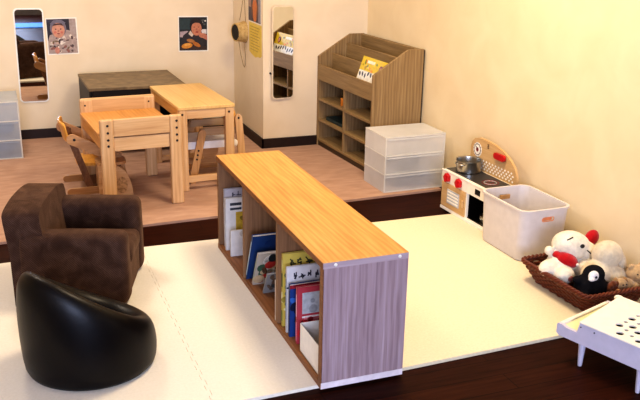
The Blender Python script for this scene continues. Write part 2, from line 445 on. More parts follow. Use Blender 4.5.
# middle bay (leaning)
book('picture_book', 'blue picture book leaning behind the others in the middle bay of the low bookcase', (.008, .834, BT), .24, .232, .014, '#1f3a68',
     blobs(.03, .2, .1, .22, 9, ['#345f9f', '#1b3363', '#5d83b5'], 12) + [('red_patch', rect(.09, .16, .09, .14), '#8e1f25')], G, lean=.42, spine=[(.02, .2, '#9fb2bd')])
book('picture_book', 'white picture book with red and green picture leaning on the blue one, middle bay', (.015, .772, BT), .22, .175, .012, '#b3a898',
     blobs(.012, .13, .015, .15, 40, ['#8e2a24', '#3f5a45', '#d8d2c6', '#57402f', '#b9a27f', '#232a2c', '#a8342c'], 14, .009, .024), G, lean=.46, spine=[(.02, .15, '#8b9688')])
book('picture_book', 'thin grey picture book leaning at the front of the middle bay', (.03, .685, BT), .2, .115, .009, '#8d8d8c',
     blobs(.012, .12, .015, .105, 22, ['#3d4546', '#c2bdb4', '#6b5a4c'], 17), G, lean=.52)
book('picture_book', 'slim white picture book standing against the divider next to the near bay', (.004, .448, BT), .2, .155, .012, '#d9cfc6', blobs(.02, .18, .02, .14, 8, ['#b8a99c'], 19), G, spine=[(.02, .14, '#c7b2a6')])
# far bay
book('picture_book', 'grey picture book with dark dots, rearmost in the far bay of the low bookcase', (.018, 1.195, BT), .22, .262, .014, '#b9b3b6',
     glyphs(.03, .225, 5, .02, '#4a4650', 23), G, spine=[(.03, .2, '#c9c4c6')])
book('picture_book', 'white covered picture book with a yellow picture in the far bay of the low bookcase', (.012, 1.155, BT), .23, .232, .014, '#dcd8d2',
     [('dark_label', rect(.02, .07, .2, .212), '#3f4148'), ('dark_label', rect(.02, .07, .18, .19), '#3f4148'), ('yellow_field', rect(.045, .2, .06, .17), '#c2a23a')] + blobs(.055, .2, .08, .16, 10, ['#8a742a', '#d5bf62'], 21) + [('navy_field', rect(.045, .2, .02, .06), '#23253f')],
     G, lean=0, spine=[(.03, .19, '#c4c9cf')])
book('picture_book', 'plain white booklet at the front of the far bay of the low bookcase', (.012, 1.08, BT), .2, .115, .008, '#dcd6ce', blobs(.03, .18, .02, .1, 4, ['#c7beb2'], 31), G)

# ------------------------------------------------------------------ brown armchair
ac = thing('armchair', 'small brown corduroy child armchair standing on the white mat', 'armchair', (-.605, 1.037, .002), R(-17.8))
def cushion(name, x0, x1, y0, y1, z0, z1, bev, parent, mat, mtx=None, seg=5, amp=.004):
    bm = B(x0, x1, y0, y1, z0, z1, bev, seg)
    bmesh.ops.subdivide_edges(bm, edges=[e for e in bm.edges if e.calc_length() > .05], cuts=6, use_grid_fill=True)
    for v in bm.verts:
        n = noise.noise_vector(v.co * 9 + Vector((x0, y0, z0)) * 7); v.co += n * amp
        if mtx: v.co = mtx @ v.co
    return subsurf(obj(name, bm, mat, parent, True), 1)
cd = M['corduroy']
cushion('base', -.18, .21, -.19, .19, .0, .15, .02, ac, cd)
cushion('seat_cushion', -.13, .222, -.115, .115, .12, .2, .03, ac, cd)
cushion('arm', -.17, .222, -.215, -.112, .0, .283, .035, ac, cd)
cushion('arm', -.17, .222, .112, .215, .0, .308, .035, ac, cd)
# arched, slightly raked backrest
bm = bmesh.new()
prof = []
for i in range(17):
    a = PI * i / 16
    prof.append((-.198 * math.cos(a), .325 + .05 * math.sin(a) ** .45))
poly = [(-.198, .0)] + [(-.198, .2)] + prof + [(.198, .2), (.198, .0)]
pts2 = [];
for p in poly:
    if not pts2 or (abs(p[0] - pts2[-1][0]) + abs(p[1] - pts2[-1][1])) > 1e-4: pts2.append(p)
prism(bm, pts2, 'x', -.197, -.068)
bmesh.ops.bevel(bm, geom=[e for e in bm.edges if len(e.link_faces) == 2 and e.calc_face_angle(0) > .9], offset=.042, segments=6, profile=.5, affect='EDGES')
bmesh.ops.triangulate(bm, faces=[f for f in bm.faces if len(f.verts) > 4])
for v in bm.verts:
    if v.co.z > .2: v.co.x -= (v.co.z - .2) * .12
    v.co += noise.noise_vector(v.co * 8) * .004
smooth_by_angle(obj('backrest', bm, cd, ac), 60)
# ------------------------------------------------------------------ black tub seat
tub = thing('tub_seat', 'glossy black leather child tub seat at lower left beside the brown armchair', 'seat', (-.638, .402, 0), 0)
def tub_bm():
    bm = bmesh.new(); n = 64; rings = []
    a0 = R(207)                                    # direction of the tall back
    def hh(a): c = .5 + .5 * math.cos(a - a0); return .14 + .22 * c ** 1.15
    prof = []
    for k in range(n):
        a = 2 * PI * k / n; h = hh(a); col = []
        R0 = .198
        for (rf, zf) in ((.0, .0), (.6, .0), (.93, .0), (1.0, .035), (1.03, .25), (1.03, .5), (1.0, .74), (.945, .90), (.86, .98), (.77, 1.0), (.68, .975), (.61, .90)):
            col.append((R0 * rf, h * zf))
        zi = .12
        col += [(R0 * .555, max(zi, h * .75)), (R0 * .53, zi + (h - zi) * .25), (R0 * .47, zi + .004), (R0 * .25, zi + .012), (0, zi + .014)]
        prof.append((a, col))
    m = len(prof[0][1])
    c0 = bm.verts.new((0, 0, 0)); c1 = bm.verts.new((0, 0, prof[0][1][-1][1]))
    grid = []
    for a, col in prof:
        lean = -.03
        row = []
        for (r, z) in col[1:-1]:
            x, y = r * math.cos(a) * 1.03, r * math.sin(a)
            row.append(bm.verts.new((x + math.cos(a0) * max(0, z - .12) * .06, y + math.sin(a0) * max(0, z - .12) * .06, z)))
        grid.append(row)
    for k in range(n):
        A, Bq = grid[k], grid[(k + 1) % n]
        bm.faces.new((c0, Bq[0], A[0])); bm.faces.new((c1, A[-1], Bq[-1]))
        for i in range(len(A) - 1): bm.faces.new((A[i], Bq[i], Bq[i + 1], A[i + 1]))
    return bm
subsurf(obj('tub_body', tub_bm(), M['leather'], tub, True), 1)
bm = bmesh.new(); ball(bm, (.02, .01, .115), (.10, .10, .035)); obj('seat_pad', bm, M['leather'], tub, True)

# ------------------------------------------------------------------ wooden play tables
def post(x0, x1, y0, y1, h, bev=.006): return B(x0, x1, y0, y1, 0, h, bev, 3)
def bolt(parent, x, y, z, r=.006):
    bm = bmesh.new(); lathe(bm, [(r, 0), (r, -.0015), (r * .6, -.0025)], 14, (x, y, z), 'y'); obj('bolt', bm, M['black'], parent, True)
t1 = thing('play_table', 'wooden child table with sunken orange top between raised end boards, left of the desk', 'table', (-.205, 1.885, 0), R(4))
W1, L1 = .4, .555
for (x0, x1) in ((-.2, -.135), (.138, .2)):
    for (y0, y1) in ((0, .03), (L1 - .03, L1)):
        l = obj('leg', post(x0, x1, y0, y1, .458 if y0 == 0 else .455, .008), M['pine'], t1)
        if y0 == 0:
            for zz in (.43, .395, .36, .33): bolt(l, (x0 + x1) / 2 + .003, -.0004, zz)
obj('rail', B(-.135, .138, .004, .026, .372, .456, .003), M['pine_x'], t1)
obj('rail', B(-.135, .138, .012, .028, .298, .366, .003), M['pine_x'], t1)
obj('rail', B(-.2, .2, L1 - .028, L1 - .006, .372, .462, .012, 3), M['pine_x'], t1)
obj('rail', B(-.135, .138, L1 - .026, L1 - .01, .298, .366, .003), M['pine_x'], t1)
obj('tabletop', B(-.205, .195, .03, L1 - .03, .366, .388, .003), M['sunk_top'], t1)
obj('side_rail', B(-.198, -.18, .03, L1 - .03, .31, .366, .002), M['pine_y'], t1)
obj('side_rail', B(.178, .196, .03, L1 - .03, .31, .366, .002), M['pine_y'], t1)
for xx in (-.175, .165): bolt(t1.children[2] if False else t1, xx, L1 - .0285, .425, .005)

t2 = thing('desk', 'plain wooden child desk with a pale golden top right of the sunken table', 'desk', (.016, 2.075, 0), R(3))
W2, L2 = .298, .63
obj('tabletop', B(-.004, W2 + .004, .0, L2, .437, .456, .004, 3), M['desk_top'], t2)
for (x0, x1) in ((.0, .045), (W2 - .048, W2)):
    for (y0, y1) in ((.004, .034), (L2 - .036, L2 - .006)):
        l = obj('leg', post(x0, x1, y0, y1, .437, .004), M['pine'], t2)
        if y0 < .1: bolt(l, (x0 + x1) / 2 - .004, .0036, .415)
obj('apron', B(.045, W2 - .048, .008, .028, .39, .437, .002), M['pine_x'], t2)
obj('apron', B(.045, W2 - .048, L2 - .03, L2 - .012, .39, .437, .002), M['pine_x'], t2)
obj('side_rail', B(.003, .02, .034, L2 - .036, .385, .437, .002), M['pine_y'], t2)
obj('side_rail', B(W2 - .02, W2 - .003, .034, L2 - .036, .385, .437, .002), M['pine_y'], t2)
obj('stretcher', B(.045, W2 - .048, .01, .028, .045, .08, .003), M['pine_x'], t2)
obj('stretcher', B(.045, W2 - .048, L2 - .03, L2 - .012, .012, .04, .003), M['pine_x'], t2)

# dark low desk by the back wall
t3 = thing('side_table', 'dark brown topped black table against the back wall behind the wooden tables', 'table', (-.06, 3.12, 0), R(1))
obj('tabletop', B(-.29, .282, -.26, .27, .41, .427, .002), M['brown_top'], t3)
for s in (-1, 1): obj('side_panel', B(s * .276 - .008 - .004, s * .276 + .008 - .004, -.25, .26, 0, .41, .002), M['black'], t3)
obj('back_panel', B(-.27, .262, .24, .252, .06, .41), M['black'], t3)
obj('shelf', B(-.27, .262, -.2, .24, .12, .135), M['black'], t3)
obj('front_rail', B(-.27, .262, -.25, -.235, .36, .41), M['black'], t3)

# ------------------------------------------------------------------ child chairs
def slab(p, q, w, t, bm, rnd=True, axis='y'):
    """board lying in an x-z plane from p to q (x,z), width w, thickness from y=t[0] to t[1], rounded ends"""
    a = math.atan2(q[1] - p[1], q[0] - p[0]); pts = []
    n = 8
    for i in range(n + 1):
        b = a + PI / 2 + PI * i / n; pts.append((p[0] + w / 2 * math.cos(b), p[1] + w / 2 * math.sin(b)))
    for i in range(n + 1):
        b = a - PI / 2 + PI * i / n; pts.append((q[0] + w / 2 * math.cos(b), q[1] + w / 2 * math.sin(b)))
    prism(bm, pts, 'y', t[0], t[1])
def make_chair(label, loc, rz, f=1, seatmat=None):
    c = thing('child_chair', label, 'chair', loc, rz, 'wooden child chairs')
    hw = .125
    for s in (-1, 1):
        y0, y1 = (s * hw - .008, s * hw + .008)
        bm = bmesh.new(); slab((-.125 - (.03 if s > 0 else 0), .295 + (.015 if s > 0 else 0)), (.085, .185), .055, (y0 - s * .002, y1), bm)
        a = smooth_by_angle(obj('arm', bm, M['chair_w'], c), 35)
        bm = bmesh.new(); lathe(bm, [(.007, 0), (.007, -.0015), (.004, -.0025)], 12, (-.115, min(y0, y1) - .001 - (.002 if s > 0 else 0), .295), 'y'); obj('bolt', bm, M['black'], a, True)
        bm = bmesh.new(); slab((-.13, .295), (-.045, .026), .034, (y0 - s * .017, y1 - s * .017), bm)
        smooth_by_angle(obj('rear_leg', bm, M['chair_dark'], c), 35)
        bm = bmesh.new(); slab((.10, .20), (.135, .03), .038, (y0 - s * .017, y1 - s * .017), bm)
        l = smooth_by_angle(obj('front_leg', bm, M['chair_z'], c), 35)
        for k in range(3):
            bm = bmesh.new(); lathe(bm, [(.0055, 0), (.0055, -.0015), (.003, -.002)], 12, (.103 + k * .005, y0 - s * .017 - .0006, .165 - k * .024), 'y'); obj('bolt', bm, M['black'], l, True)
        bm = bmesh.new(); slab((-.15, .018), (.14, .018), .036, (y0, y1), bm)
        smooth_by_angle(obj('runner', bm, M['chair_w'], c), 35)
    # curved plywood backrest rising above the arms
    bm = bmesh.new(); n = 10; V = []
    for j, z in enumerate((.27, .30, .34, .365, .375)):
        row = []
        for i in range(n + 1):
            u = -1 + 2 * i / n; yy = u * (.112 - (.02 if j == 4 else 0)); xx = -.135 - .02 * (1 - u * u) - (z - .27) * .2
            row.append(bm.verts.new((xx, yy, z)))
        V.append(row)
    for j in range(4):
        for i in range(n): bm.faces.new((V[j][i], V[j][i + 1], V[j + 1][i + 1], V[j + 1][i]))
    o = obj('backrest', bm, M['chair_yellow'], c, True); sm = o.modifiers.new('thick', 'SOLIDIFY'); sm.thickness = .012; sm.offset = 0; subsurf(o, 1)
    bm = bmesh.new(); prism(bm, rrect(.2, .216, .06, 6, -.005, 0), 'z', .145, .16)
    o = smooth_by_angle(obj('seat', bm, seatmat or M['chair_yellow'], c), 35)
    bm = bmesh.new(); prism(bm, rrect(.2, .218, .03, 4, .03, 0), 'z', .034, .044); smooth_by_angle(obj('base_board', bm, M['chair_dark'], c), 35)
    bm = bmesh.new(); tube(bm, [(.09, -.1, .15), (.1, -.07, .12), (.105, 0, .105), (.1, .07, .12), (.09, .1, .15)], .011, 8); obj('seat_support', bm, M['chair_yellow'], c, True)
    return c
make_chair('wooden child chair with sloping arms pulled up at the left of the sunken table', (-.385, 2.325, .0), R(0))
c2 = thing('child_chair', 'wooden child chair with a white seat and leaning side boards pushed under the golden desk', 'chair', (.23, 2.335, 0), 0, 'wooden child chairs')
for s in (-1, 1):
    y0, y1 = s * .125 - .008, s * .125 + .008
    bm = bmesh.new(); slab((-.122, .02), (-.064, .278), .04, (y0, y1), bm); l = smooth_by_angle(obj('front_leg', bm, M['chair_z'], c2), 35)
    for k in range(3):
        bm = bmesh.new(); lathe(bm, [(.0055, 0), (.0055, -.0015), (.003, -.002)], 12, (-.088 - k * .0052, y0 - .0006, .185 - k * .024), 'y'); obj('bolt', bm, M['black'], l, True)
    bm = bmesh.new(); slab((.165, .02), (.138, .352), .04, (y0, y1), bm); l = smooth_by_angle(obj('rear_leg', bm, M['pine'], c2), 35)
    bm = bmesh.new(); lathe(bm, [(.006, 0), (.006, -.0015), (.003, -.002)], 12, (.138, y0 - .0006, .352), 'y'); obj('bolt', bm, M['black'], l, True)
    bm = bmesh.new(); prism(bm, [(-.082, .262), (.14, .262), (.14, .3), (-.07, .3)], 'y', y0 - s * .016, y1 - s * .016); obj('arm', bm, wood('#97795a', '#a98c6c', '#b89c7c', 'x', 12, 2.5, .45, .3), c2)
    bm = bmesh.new(); slab((-.1, .03), (.15, .03), .026, (y0 - s * .016, y1 - s * .016), bm); smooth_by_angle(obj('runner', bm, M['chair_w'], c2), 35)
bm = bmesh.new(); prism(bm, rrect(.30, .215, .03, 6, -.02, 0), 'z', .188, .228); bmesh.ops.bevel(bm, geom=[e for e in bm.edges if abs(e.verts[0].co.z - e.verts[1].co.z) < 1e-6], offset=.008, segments=3, affect='EDGES')
smooth_by_angle(obj('seat', bm, plain('#e4e4e6', .5, .03), c2), 50)
bm = bmesh.new(); ball(bm, (.117, -.137, .215), (.013, .006, .02)); obj('end_cap', bm, M['white_p'], c2, True)
bm = bmesh.new(); n = 8; V = []
for z in (.26, .3, .34, .37): V.append([bm.verts.new((.118 + .022 * (1 - (-1 + 2 * i / n) ** 2), (-1 + 2 * i / n) * .112, z)) for i in range(n + 1)])
for j in range(3):
    for i in range(n): bm.faces.new((V[j][i], V[j][i + 1], V[j + 1][i + 1], V[j + 1][i]))
o = obj('backrest', bm, M['chair_yellow'], c2, True); sm = o.modifiers.new('thick', 'SOLIDIFY'); sm.thickness = .012; sm.offset = 0
bm = bmesh.new(); prism(bm, [(-.06, .188), (.06, .188), (.05, .13), (.02, .105), (-.02, .105), (-.05, .13)], 'y', -.006, .006); obj('seat_support', bm, M['chair_w'], c2)
# low bentwood stool under the sunken table
st = thing('step_stool', 'small round-topped wooden stool with a patterned curved side under the sunken table', 'stool', (-.30, 2.17, 0), R(0))
bm = bmesh.new(); prism(bm, [(-.1, 0), (.07, 0)] + [(.07 - .1 * (1 - math.cos(R(a))) , .17 * math.sin(R(a)) + 0.0) for a in range(8, 91, 8)] + [(-.1, .17)], 'y', -.06, -.045)
o = obj('side_panel', bm, M['pine_x'], st)
bm = bmesh.new(); prism(bm, ell(.028, .045, 16, 0.015, .06), 'y', -.0612, -.059); obj('printed_patch', bm, mottled([(.3, '#8a6844'), (.6, '#c69e6c')], 70, .6), st)
bm = bmesh.new(); prism(bm, [(-.1, 0), (.07, 0)] + [(.07 - .1 * (1 - math.cos(R(a))), .17 * math.sin(R(a))) for a in range(8, 91, 8)] + [(-.1, .17)], 'y', .045, .06); obj('side_panel', bm, M['chair_w'], st)
bm = bmesh.new(); prism(bm, rrect(.15, .14, .04, 5, -.03, 0), 'z', .17, .185); smooth_by_angle(obj('seat', bm, M['chair_w'], st), 35)

# ------------------------------------------------------------------ display rack for picture books
rk = thing('display_rack', 'greyish oak display rack with stepped pockets above six cubbies in the far right corner', 'rack', (1.060, 2.82, 0), R(2.9))
# local: +x to the wall (depth), -y toward the viewer (width)
RWD, RD = .76, .316
T = .018
prof = [(.0, .0), (RD, .0), (RD, .705), (.215, .705), (.0, .572)]
for (a, b) in ((-T, 0.), (-RWD, -RWD + T)):
    bm = bmesh.new(); prism(bm, prof, 'y', a, b)
    bmesh.ops.bevel(bm, geom=list(bm.edges), offset=.0015, segments=1, affect='EDGES'); obj('side_panel', bm, M['rack'], rk)
yi0, yi1 = -RWD + T, -T
obj('back_panel', B(RD - .01, RD, yi0, yi1, .0, .70), M['rack_y'], rk)
obj('rear_gap_shade', B(RD, RD + .004, -RWD, 0, .002, .7), M['black'], rk)  # black strip painted in for the shadow gap behind the rack
obj('cubby_back', B(.19, .198, yi0, yi1, .03, .44), M['rack_dark'], rk)  # darker wood puts the recess shade into the colour
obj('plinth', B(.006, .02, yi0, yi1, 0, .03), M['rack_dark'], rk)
for zz in (.03, .162, .294): obj('shelf', B(.002, .19, yi0, yi1, zz, zz + .014, .001), M['rack_y'], rk)
obj('shelf', B(.002, .285, yi0, yi1, .425, .439, .001), M['rack_y'], rk)
ym = -.385
obj('divider', B(.003, .19, ym - .008, ym + .008, .044, .425, .001), M['rack'], rk)
obj('front_board', B(.0, .014, yi0, yi1, .43, .522, .001), M['rack_y'], rk)
for i, (xx, z1) in enumerate(((.095, .588), (.19, .65))):
    obj('pocket_board', B(xx, xx + .012, yi0, yi1, .44, z1, .001), M['rack_y'], rk)
obj('back_rail', B(RD - .022, RD - .01, yi0, yi1, .60, .70, .001), M['rack_y'], rk)

# book in the front pocket
fb = thing('picture_book', 'yellow picture book with black animals facing out of the top pocket of the display rack', 'book', (1.121, 2.395, .443), R(2.9))
ang = R(20)
def cov(pts, d0, d1, nm, c):
    bm = bmesh.new(); prism(bm, pts, 'x', d0, d1)
    for v in bm.verts: v.co = Matrix.Rotation(ang, 4, 'Y') @ v.co
    return obj(nm, bm, plain(c, .4, .05, 60), fb)
HB, WB = .2, .308
cov(rect(-WB, 0, 0, HB), .0, .002, 'cover', '#dcbf2e'); cov(rect(-WB + .003, -.002, .002, HB - .002), .002, .008, 'pages', '#e8e2d0'); cov(rect(-WB, 0, 0, HB), .008, .01, 'cover', '#dcbf2e')
cov(rect(-WB + .004, -.004, .004, .118), -.0006, .0, 'white_band', '#eeeae0')
rr = random.Random(4)
for i in range(8): cov(ell(.009, .015, 10, -.025 - i * .033, .1 + rr.uniform(-.008, .008), rr.uniform(-.8, .8)), -.0012, 0, 'animal', '#25211f')
for i in range(10): cov(ell(rr.uniform(.006, .016), rr.uniform(.005, .011), 10, rr.uniform(-.2, -.03), rr.uniform(.125, .175), rr.uniform(0, 3)), -.001 - .0001 * i, 0, 'picture', rr.choice(['#e58a2a', '#f0dd72', '#b99a1e', '#7f8a2e']))
cov(rect(-.16, -.07, .165, .182), -.0012, 0, 'title', '#f5f0d8')
cov(ell(.02, .022, 16, -.245, .15), -.002, 0, 'picture', '#6b2c2a'); cov(ell(.013, .014, 16, -.247, .147), -.0026, 0, 'picture', '#d99a86')
# small things in the cubbies
ob = thing('toy_block', 'small orange box in the upper cubby of the display rack', 'box', (1.13, 2.52, .309), R(10))
obj('box_body', B(-.022, .022, -.02, .02, 0, .045, .003), plain('#cf7a1c', .5, .1), ob); obj('box_lid', B(-.023, .023, -.021, .021, .037, .047, .002), plain('#d98a2c', .5, .1), ob)
tb = thing('picture_book', 'dark teal book lying flat in the middle cubby of the display rack', 'book', (1.18, 2.62, .177), R(4))
bm = bmesh.new(); box(bm, -.08, .07, -.12, .12, 0, .003); box(bm, -.08, .07, -.12, .12, .019, .022); box(bm, -.08, -.077, -.12, .12, 0, .022)
obj('cover', bm, plain('#1b3034', .5, .2), tb); obj('pages', B(-.076, .066, -.116, .116, .003, .019), plain('#8f8878', .8), tb)

# ------------------------------------------------------------------ clear drawer towers
def drawers(label, loc, rz, w, d, h, n, mats, group):
    shell, front, edge = mats
    r = thing('drawer_tower', label, 'drawers', loc, rz, group)
    bm = bmesh.new(); t = .004
    vs = [bm.verts.new(c) for c in ((0, 0, 0), (w, 0, 0), (w, d, 0), (0, d, 0), (0, 0, h), (w, 0, h), (w, d, h), (0, d, h))]
    for q in ((0, 3, 7, 4), (1, 2, 6, 5), (3, 2, 6, 7), (4, 5, 6, 7)): bm.faces.new([vs[k] for k in q])
    obj('shell', bm, shell, r)
    u = h / n
    bm = bmesh.new()
    for i in range(n):
        z = i * u
        box(bm, -.001, .007, -.002, .006, z, z + u, .001); box(bm, w - .007, w + .001, -.002, .006, z, z + u, .001)
        box(bm, .007, w - .007, -.002, .005, z + u - .007, z + u, .001)
        box(bm, -.002, .002, .0, d, z + u - .006, z + u); box(bm, w - .002, w + .002, .0, d, z + u - .006, z + u)
    box(bm, .007, w - .007, -.002, .005, 0, .006)
    obj('frame', bm, edge, r)
    for i in range(n):
        z = i * u
        bm = bmesh.new(); bm.faces.new([bm.verts.new(c) for c in ((.007, .001, z + .0008), (w - .007, .001, z + .0008), (w - .007, .001, z + u - .0072), (.007, .001, z + u - .0072))])
        bm.faces.new([bm.verts.new(c) for c in ((.007, .001, z + .0008), (w - .007, .001, z + .0008), (w - .007, d - .01, z + .0008), (.007, d - .01, z + .0008))])
        dr = obj('drawer', bm, front, r)
        obj('pull_lip', B(.01, w - .01, -.003, .001, z + u - .02, z + u - .012, .001), front, dr)
    return r
drawers('clear plastic three-drawer tower by the right wall in front of the display rack', (1.034, 1.737, 0), R(1), .358, .25, .304, 3, (M['frost'], M['frost_d'], M['frost_edge']), None)
drawers('bluish clear plastic drawer tower at the left edge by the back wall', (-1.075, 3.02, 0), R(0), .34, .33, .345, 3, (M['frost_blue'], frosted('#d2dbe8', .55), M['frost_edge']), None)
def bundle(label, loc, s, mat, seed, name='folded_cloth'):
    bm = bmesh.new(); ball(bm, (0, 0, s[2]), s, None, 24)
    for v in bm.verts:
        v.co.z = max(0, v.co.z); v.co += noise.noise_vector(v.co * 22 + Vector((seed, 0, 0))) * .012; v.co.z = max(0, v.co.z)
    tag(obj(name, bm, mat, None, True, loc), label, 'cloth')
bundle('dark cloth bundle inside the bottom drawer of the right clear tower', (1.21, 1.86, .011), (.13, .08, .034), M['dark_cloth'], 1)
bundle('dark grey cloth bundle inside the middle drawer of the right clear tower', (1.19, 1.85, .112), (.11, .08, .033), M['dark_cloth'], 5)
bundle('blue grey cloth in the bottom drawer of the left clear tower', (-.87, 3.16, .011), (.11, .1, .036), M['blue_cloth'], 9)
bundle('blue grey cloth in the middle drawer of the left clear tower', (-.88, 3.16, .126), (.12, .1, .035), M['blue_cloth'], 11)

# ------------------------------------------------------------------ toy kitchen
kt = thing('toy_kitchen', 'small wooden toy kitchen with red knobs and a rounded backboard against the right wall', 'toy kitchen', (1.226, 1.04, 0), RW)
KW, KD, KH = .395, .168, .207
bm = bmesh.new()
box(bm, 0, KD, 0, .01, .012, KH, .001); box(bm, 0, KD, KW - .01, KW, .012, KH, .001)
box(bm, 0, KD, .01, KW - .01, .012, .02); box(bm, KD - .006, KD, .01, KW - .01, .02, KH)
box(bm, 0, KD, .165, .173, .02, .145)
obj('cabinet', bm, M['kitchen_white'], kt)
obj('plinth', B(-.003, KD, -.003, KW + .003, 0, .014, .002), M['kitchen_white'], kt)
obj('control_panel', B(-.002, .008, 0, KW, .145, KH - .006, .001), M['kitchen_white'], kt)
obj('countertop', B(-.004, KD + .002, -.003, KW + .003, KH - .008, KH, .002), M['kitchen_white'], kt)
obj('cooktop', B(.012, .148, .012, KW - .012, KH - .0005, KH + .0025, .001), M['cook'], kt)
for (cx, cy, c) in ((.078, .095, 'red'), (.078, .30, 'red')):
    for (r0, nm) in ((.04, 'burner_ring'), (.03, 'burner_ring'), (.017, 'burner_ring')):
        bm = bmesh.new(); tube(bm, [(cx + r0 * math.cos(2 * PI * i / 40), cy + r0 * math.sin(2 * PI * i / 40), KH + .0028) for i in range(40)], .0012, 6, True)
        obj(nm, bm, plain('#8c2026' if r0 != .03 else '#cfc8c2', .5, .05), kt, True)
for yy in (.337, .232):
    bm = bmesh.new(); pts = []
    for i in range(50):
        a = 2 * PI * i / 50; r = .0205 + .0035 * math.cos(5 * a); pts.append((yy + r * math.cos(a), .174 + r * math.sin(a)))
    prism(bm, pts, 'x', -.02, -.002); bmesh.ops.bevel(bm, geom=[e for e in bm.edges if abs(e.verts[0].co.x - e.verts[1].co.x) < 1e-6], offset=.002, segments=2, affect='EDGES')
    kn = smooth_by_angle(obj('knob', bm, M['red'], kt), 50)
    obj('pointer', B(-.026, -.018, yy - .004, yy + .004, .158, .19, .002), M['red'], kn)
obj('display', B(-.0035, 0, .055, .098, .16, .187, .001), M['black'], kt)
bm = bmesh.new(); box(bm, -.004, .006, .176, KW - .004, .018, .144, .002)
d = obj('door', bm, M['kit_wood'], kt)
bm = bmesh.new(); box(bm, -.006, -.003, .225, .335, .045, .118, .001); v_ = obj('vent', bm, M['vent'], d)
bm = bmesh.new()
for k in range(4): box(bm, -.0085, -.005, .232, .328, .053 + k * .016, .0615 + k * .016, .001)
obj('vent_slat', bm, M['white_p'], d)
obj('door_handle', B(-.014, -.004, .183, .195, .062, .1, .003), M['kit_wood'], d)
obj('oven_liner', B(.03, KD - .008, .012, .163, .0205, .143), M['black_hole'], kt)
cm = bmesh.new(); box(cm, .0, KD - .012, .0125, .1625, .021, .1425)
bpy.context.view_layer.update(); cut([o for o in kt.children if o.name.startswith('oven_liner')][0], cm) if False else None
[bpy.data.objects.remove(o) for o in list(kt.children) if o.name.startswith('oven_liner')]
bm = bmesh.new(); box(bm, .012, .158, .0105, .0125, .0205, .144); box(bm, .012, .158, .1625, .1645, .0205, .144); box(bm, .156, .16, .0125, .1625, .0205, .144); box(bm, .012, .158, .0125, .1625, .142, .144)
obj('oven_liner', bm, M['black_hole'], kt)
obj('oven_floor', B(.006, .158, .0125, .1625, .0205, .0225), M['steel_dark'], kt)
# rounded backboard
pts = [(.0, .2), (KW, .2), (KW, .312), (.387, .338), (.365, .357), (.33, .367), (.27, .369), (.19, .362), (.12, .346), (.06, .32), (.02, .288), (.0, .25)]
bm = bmesh.new(); prism(bm, pts, 'x', KD - .012, KD); smooth_by_angle(obj('backboard', bm, M['kit_wood'], kt), 30)
xb = KD - .012
def onb(nm, pts, c, k=1):
    bm = bmesh.new(); prism(bm, pts, 'x', xb - .0012 * k, xb + .001); return obj(nm, bm, plain(c, .5, .05), kt)
onb('dial', ell(.036, .036, 28, .335, .306), '#efe9dd'); onb('dial_ring', ell(.029, .029, 28, .335, .306), '#5a4a48', 1.4); onb('dial_ring', ell(.025, .025, 28, .335, .306), '#efe9dd', 1.8)
onb('dial_picture', ell(.011, .011, 18, .335, .306), '#7a1d22', 2.2); onb('dial_hand', [(.333, .306), (.337, .306), (.35, .32), (.347, .322)], '#2a2324', 2.8)
for q in range(12):
    a = 2 * PI * q / 12; onb('dial_mark', ell(.0022, .0022, 8, .335 + .0325 * math.cos(a), .306 + .0325 * math.sin(a)), '#4a3c3a', 1.5)
for zz in (.332, .341, .35): onb('engraved_mark', rect(.238, .254, zz, zz + .003), '#4a3826')
onb('engraved_mark', rect(.2445, .2475, .332, .352), '#4a3826', 1.3)
for i in range(12):
    for j in range(4):
        onb('checker', [(.03 + i * .026 + (.013 if j % 2 else 0) + dx, .222 + j * .013 + dz) for dx, dz in ((-.0075, 0), (0, -.006), (.0075, 0), (0, .006))], '#f0e8d8')
bm = bmesh.new(); slab((.0, 0), (.0, 0.0001), .001, (0, .001), bm); bm.free()
bm = bmesh.new(); prism(bm, rrect(.085, .03, .012, 5, .135, .318), 'x', xb - .016, xb - .003); smooth_by_angle(obj('red_rail', bm, M['red'], kt), 35)
for yy in (.108, .16): obj('rail_peg', B(xb - .004, xb, yy - .006, yy + .006, .312, .324), M['red'], kt)

def pot(label, loc, r, h, mat, lidless=True):
    p = thing('toy_pot', label, 'pot', loc, R(20))
    t = .0025
    bm = bmesh.new(); lathe(bm, [(r * .2, 0), (r * .9, 0), (r * .95, .003), (r * .97, h * .9), (r * 1.05, h), (r * 1.05, h + .002), (r * .96, h), (r * .94, h * .9), (r * .92, .006), (r * .2, .005)], 40)
    smooth_by_angle(obj('pot_body', bm, mat, p), 40)
    for s in (-1, 1):
        bm = bmesh.new(); tube(bm, [(r * .3 * math.cos(a) if False else s * (r * .98 + r * .34 * math.sin(a)), r * .42 * math.cos(a), h * .8) for a in [PI * i / 12 for i in range(13)]], r * .055, 8)
        obj('handle', bm, mat, p, True)
    return p
pot('steel toy pot with two loop handles on the toy stove', (1.303, 1.345, KH + .003), .064, .058, M['steel'])
pot('small steel toy pan inside the open oven of the toy kitchen', (1.285, 1.115, .0235), .036, .028, M['steel'])

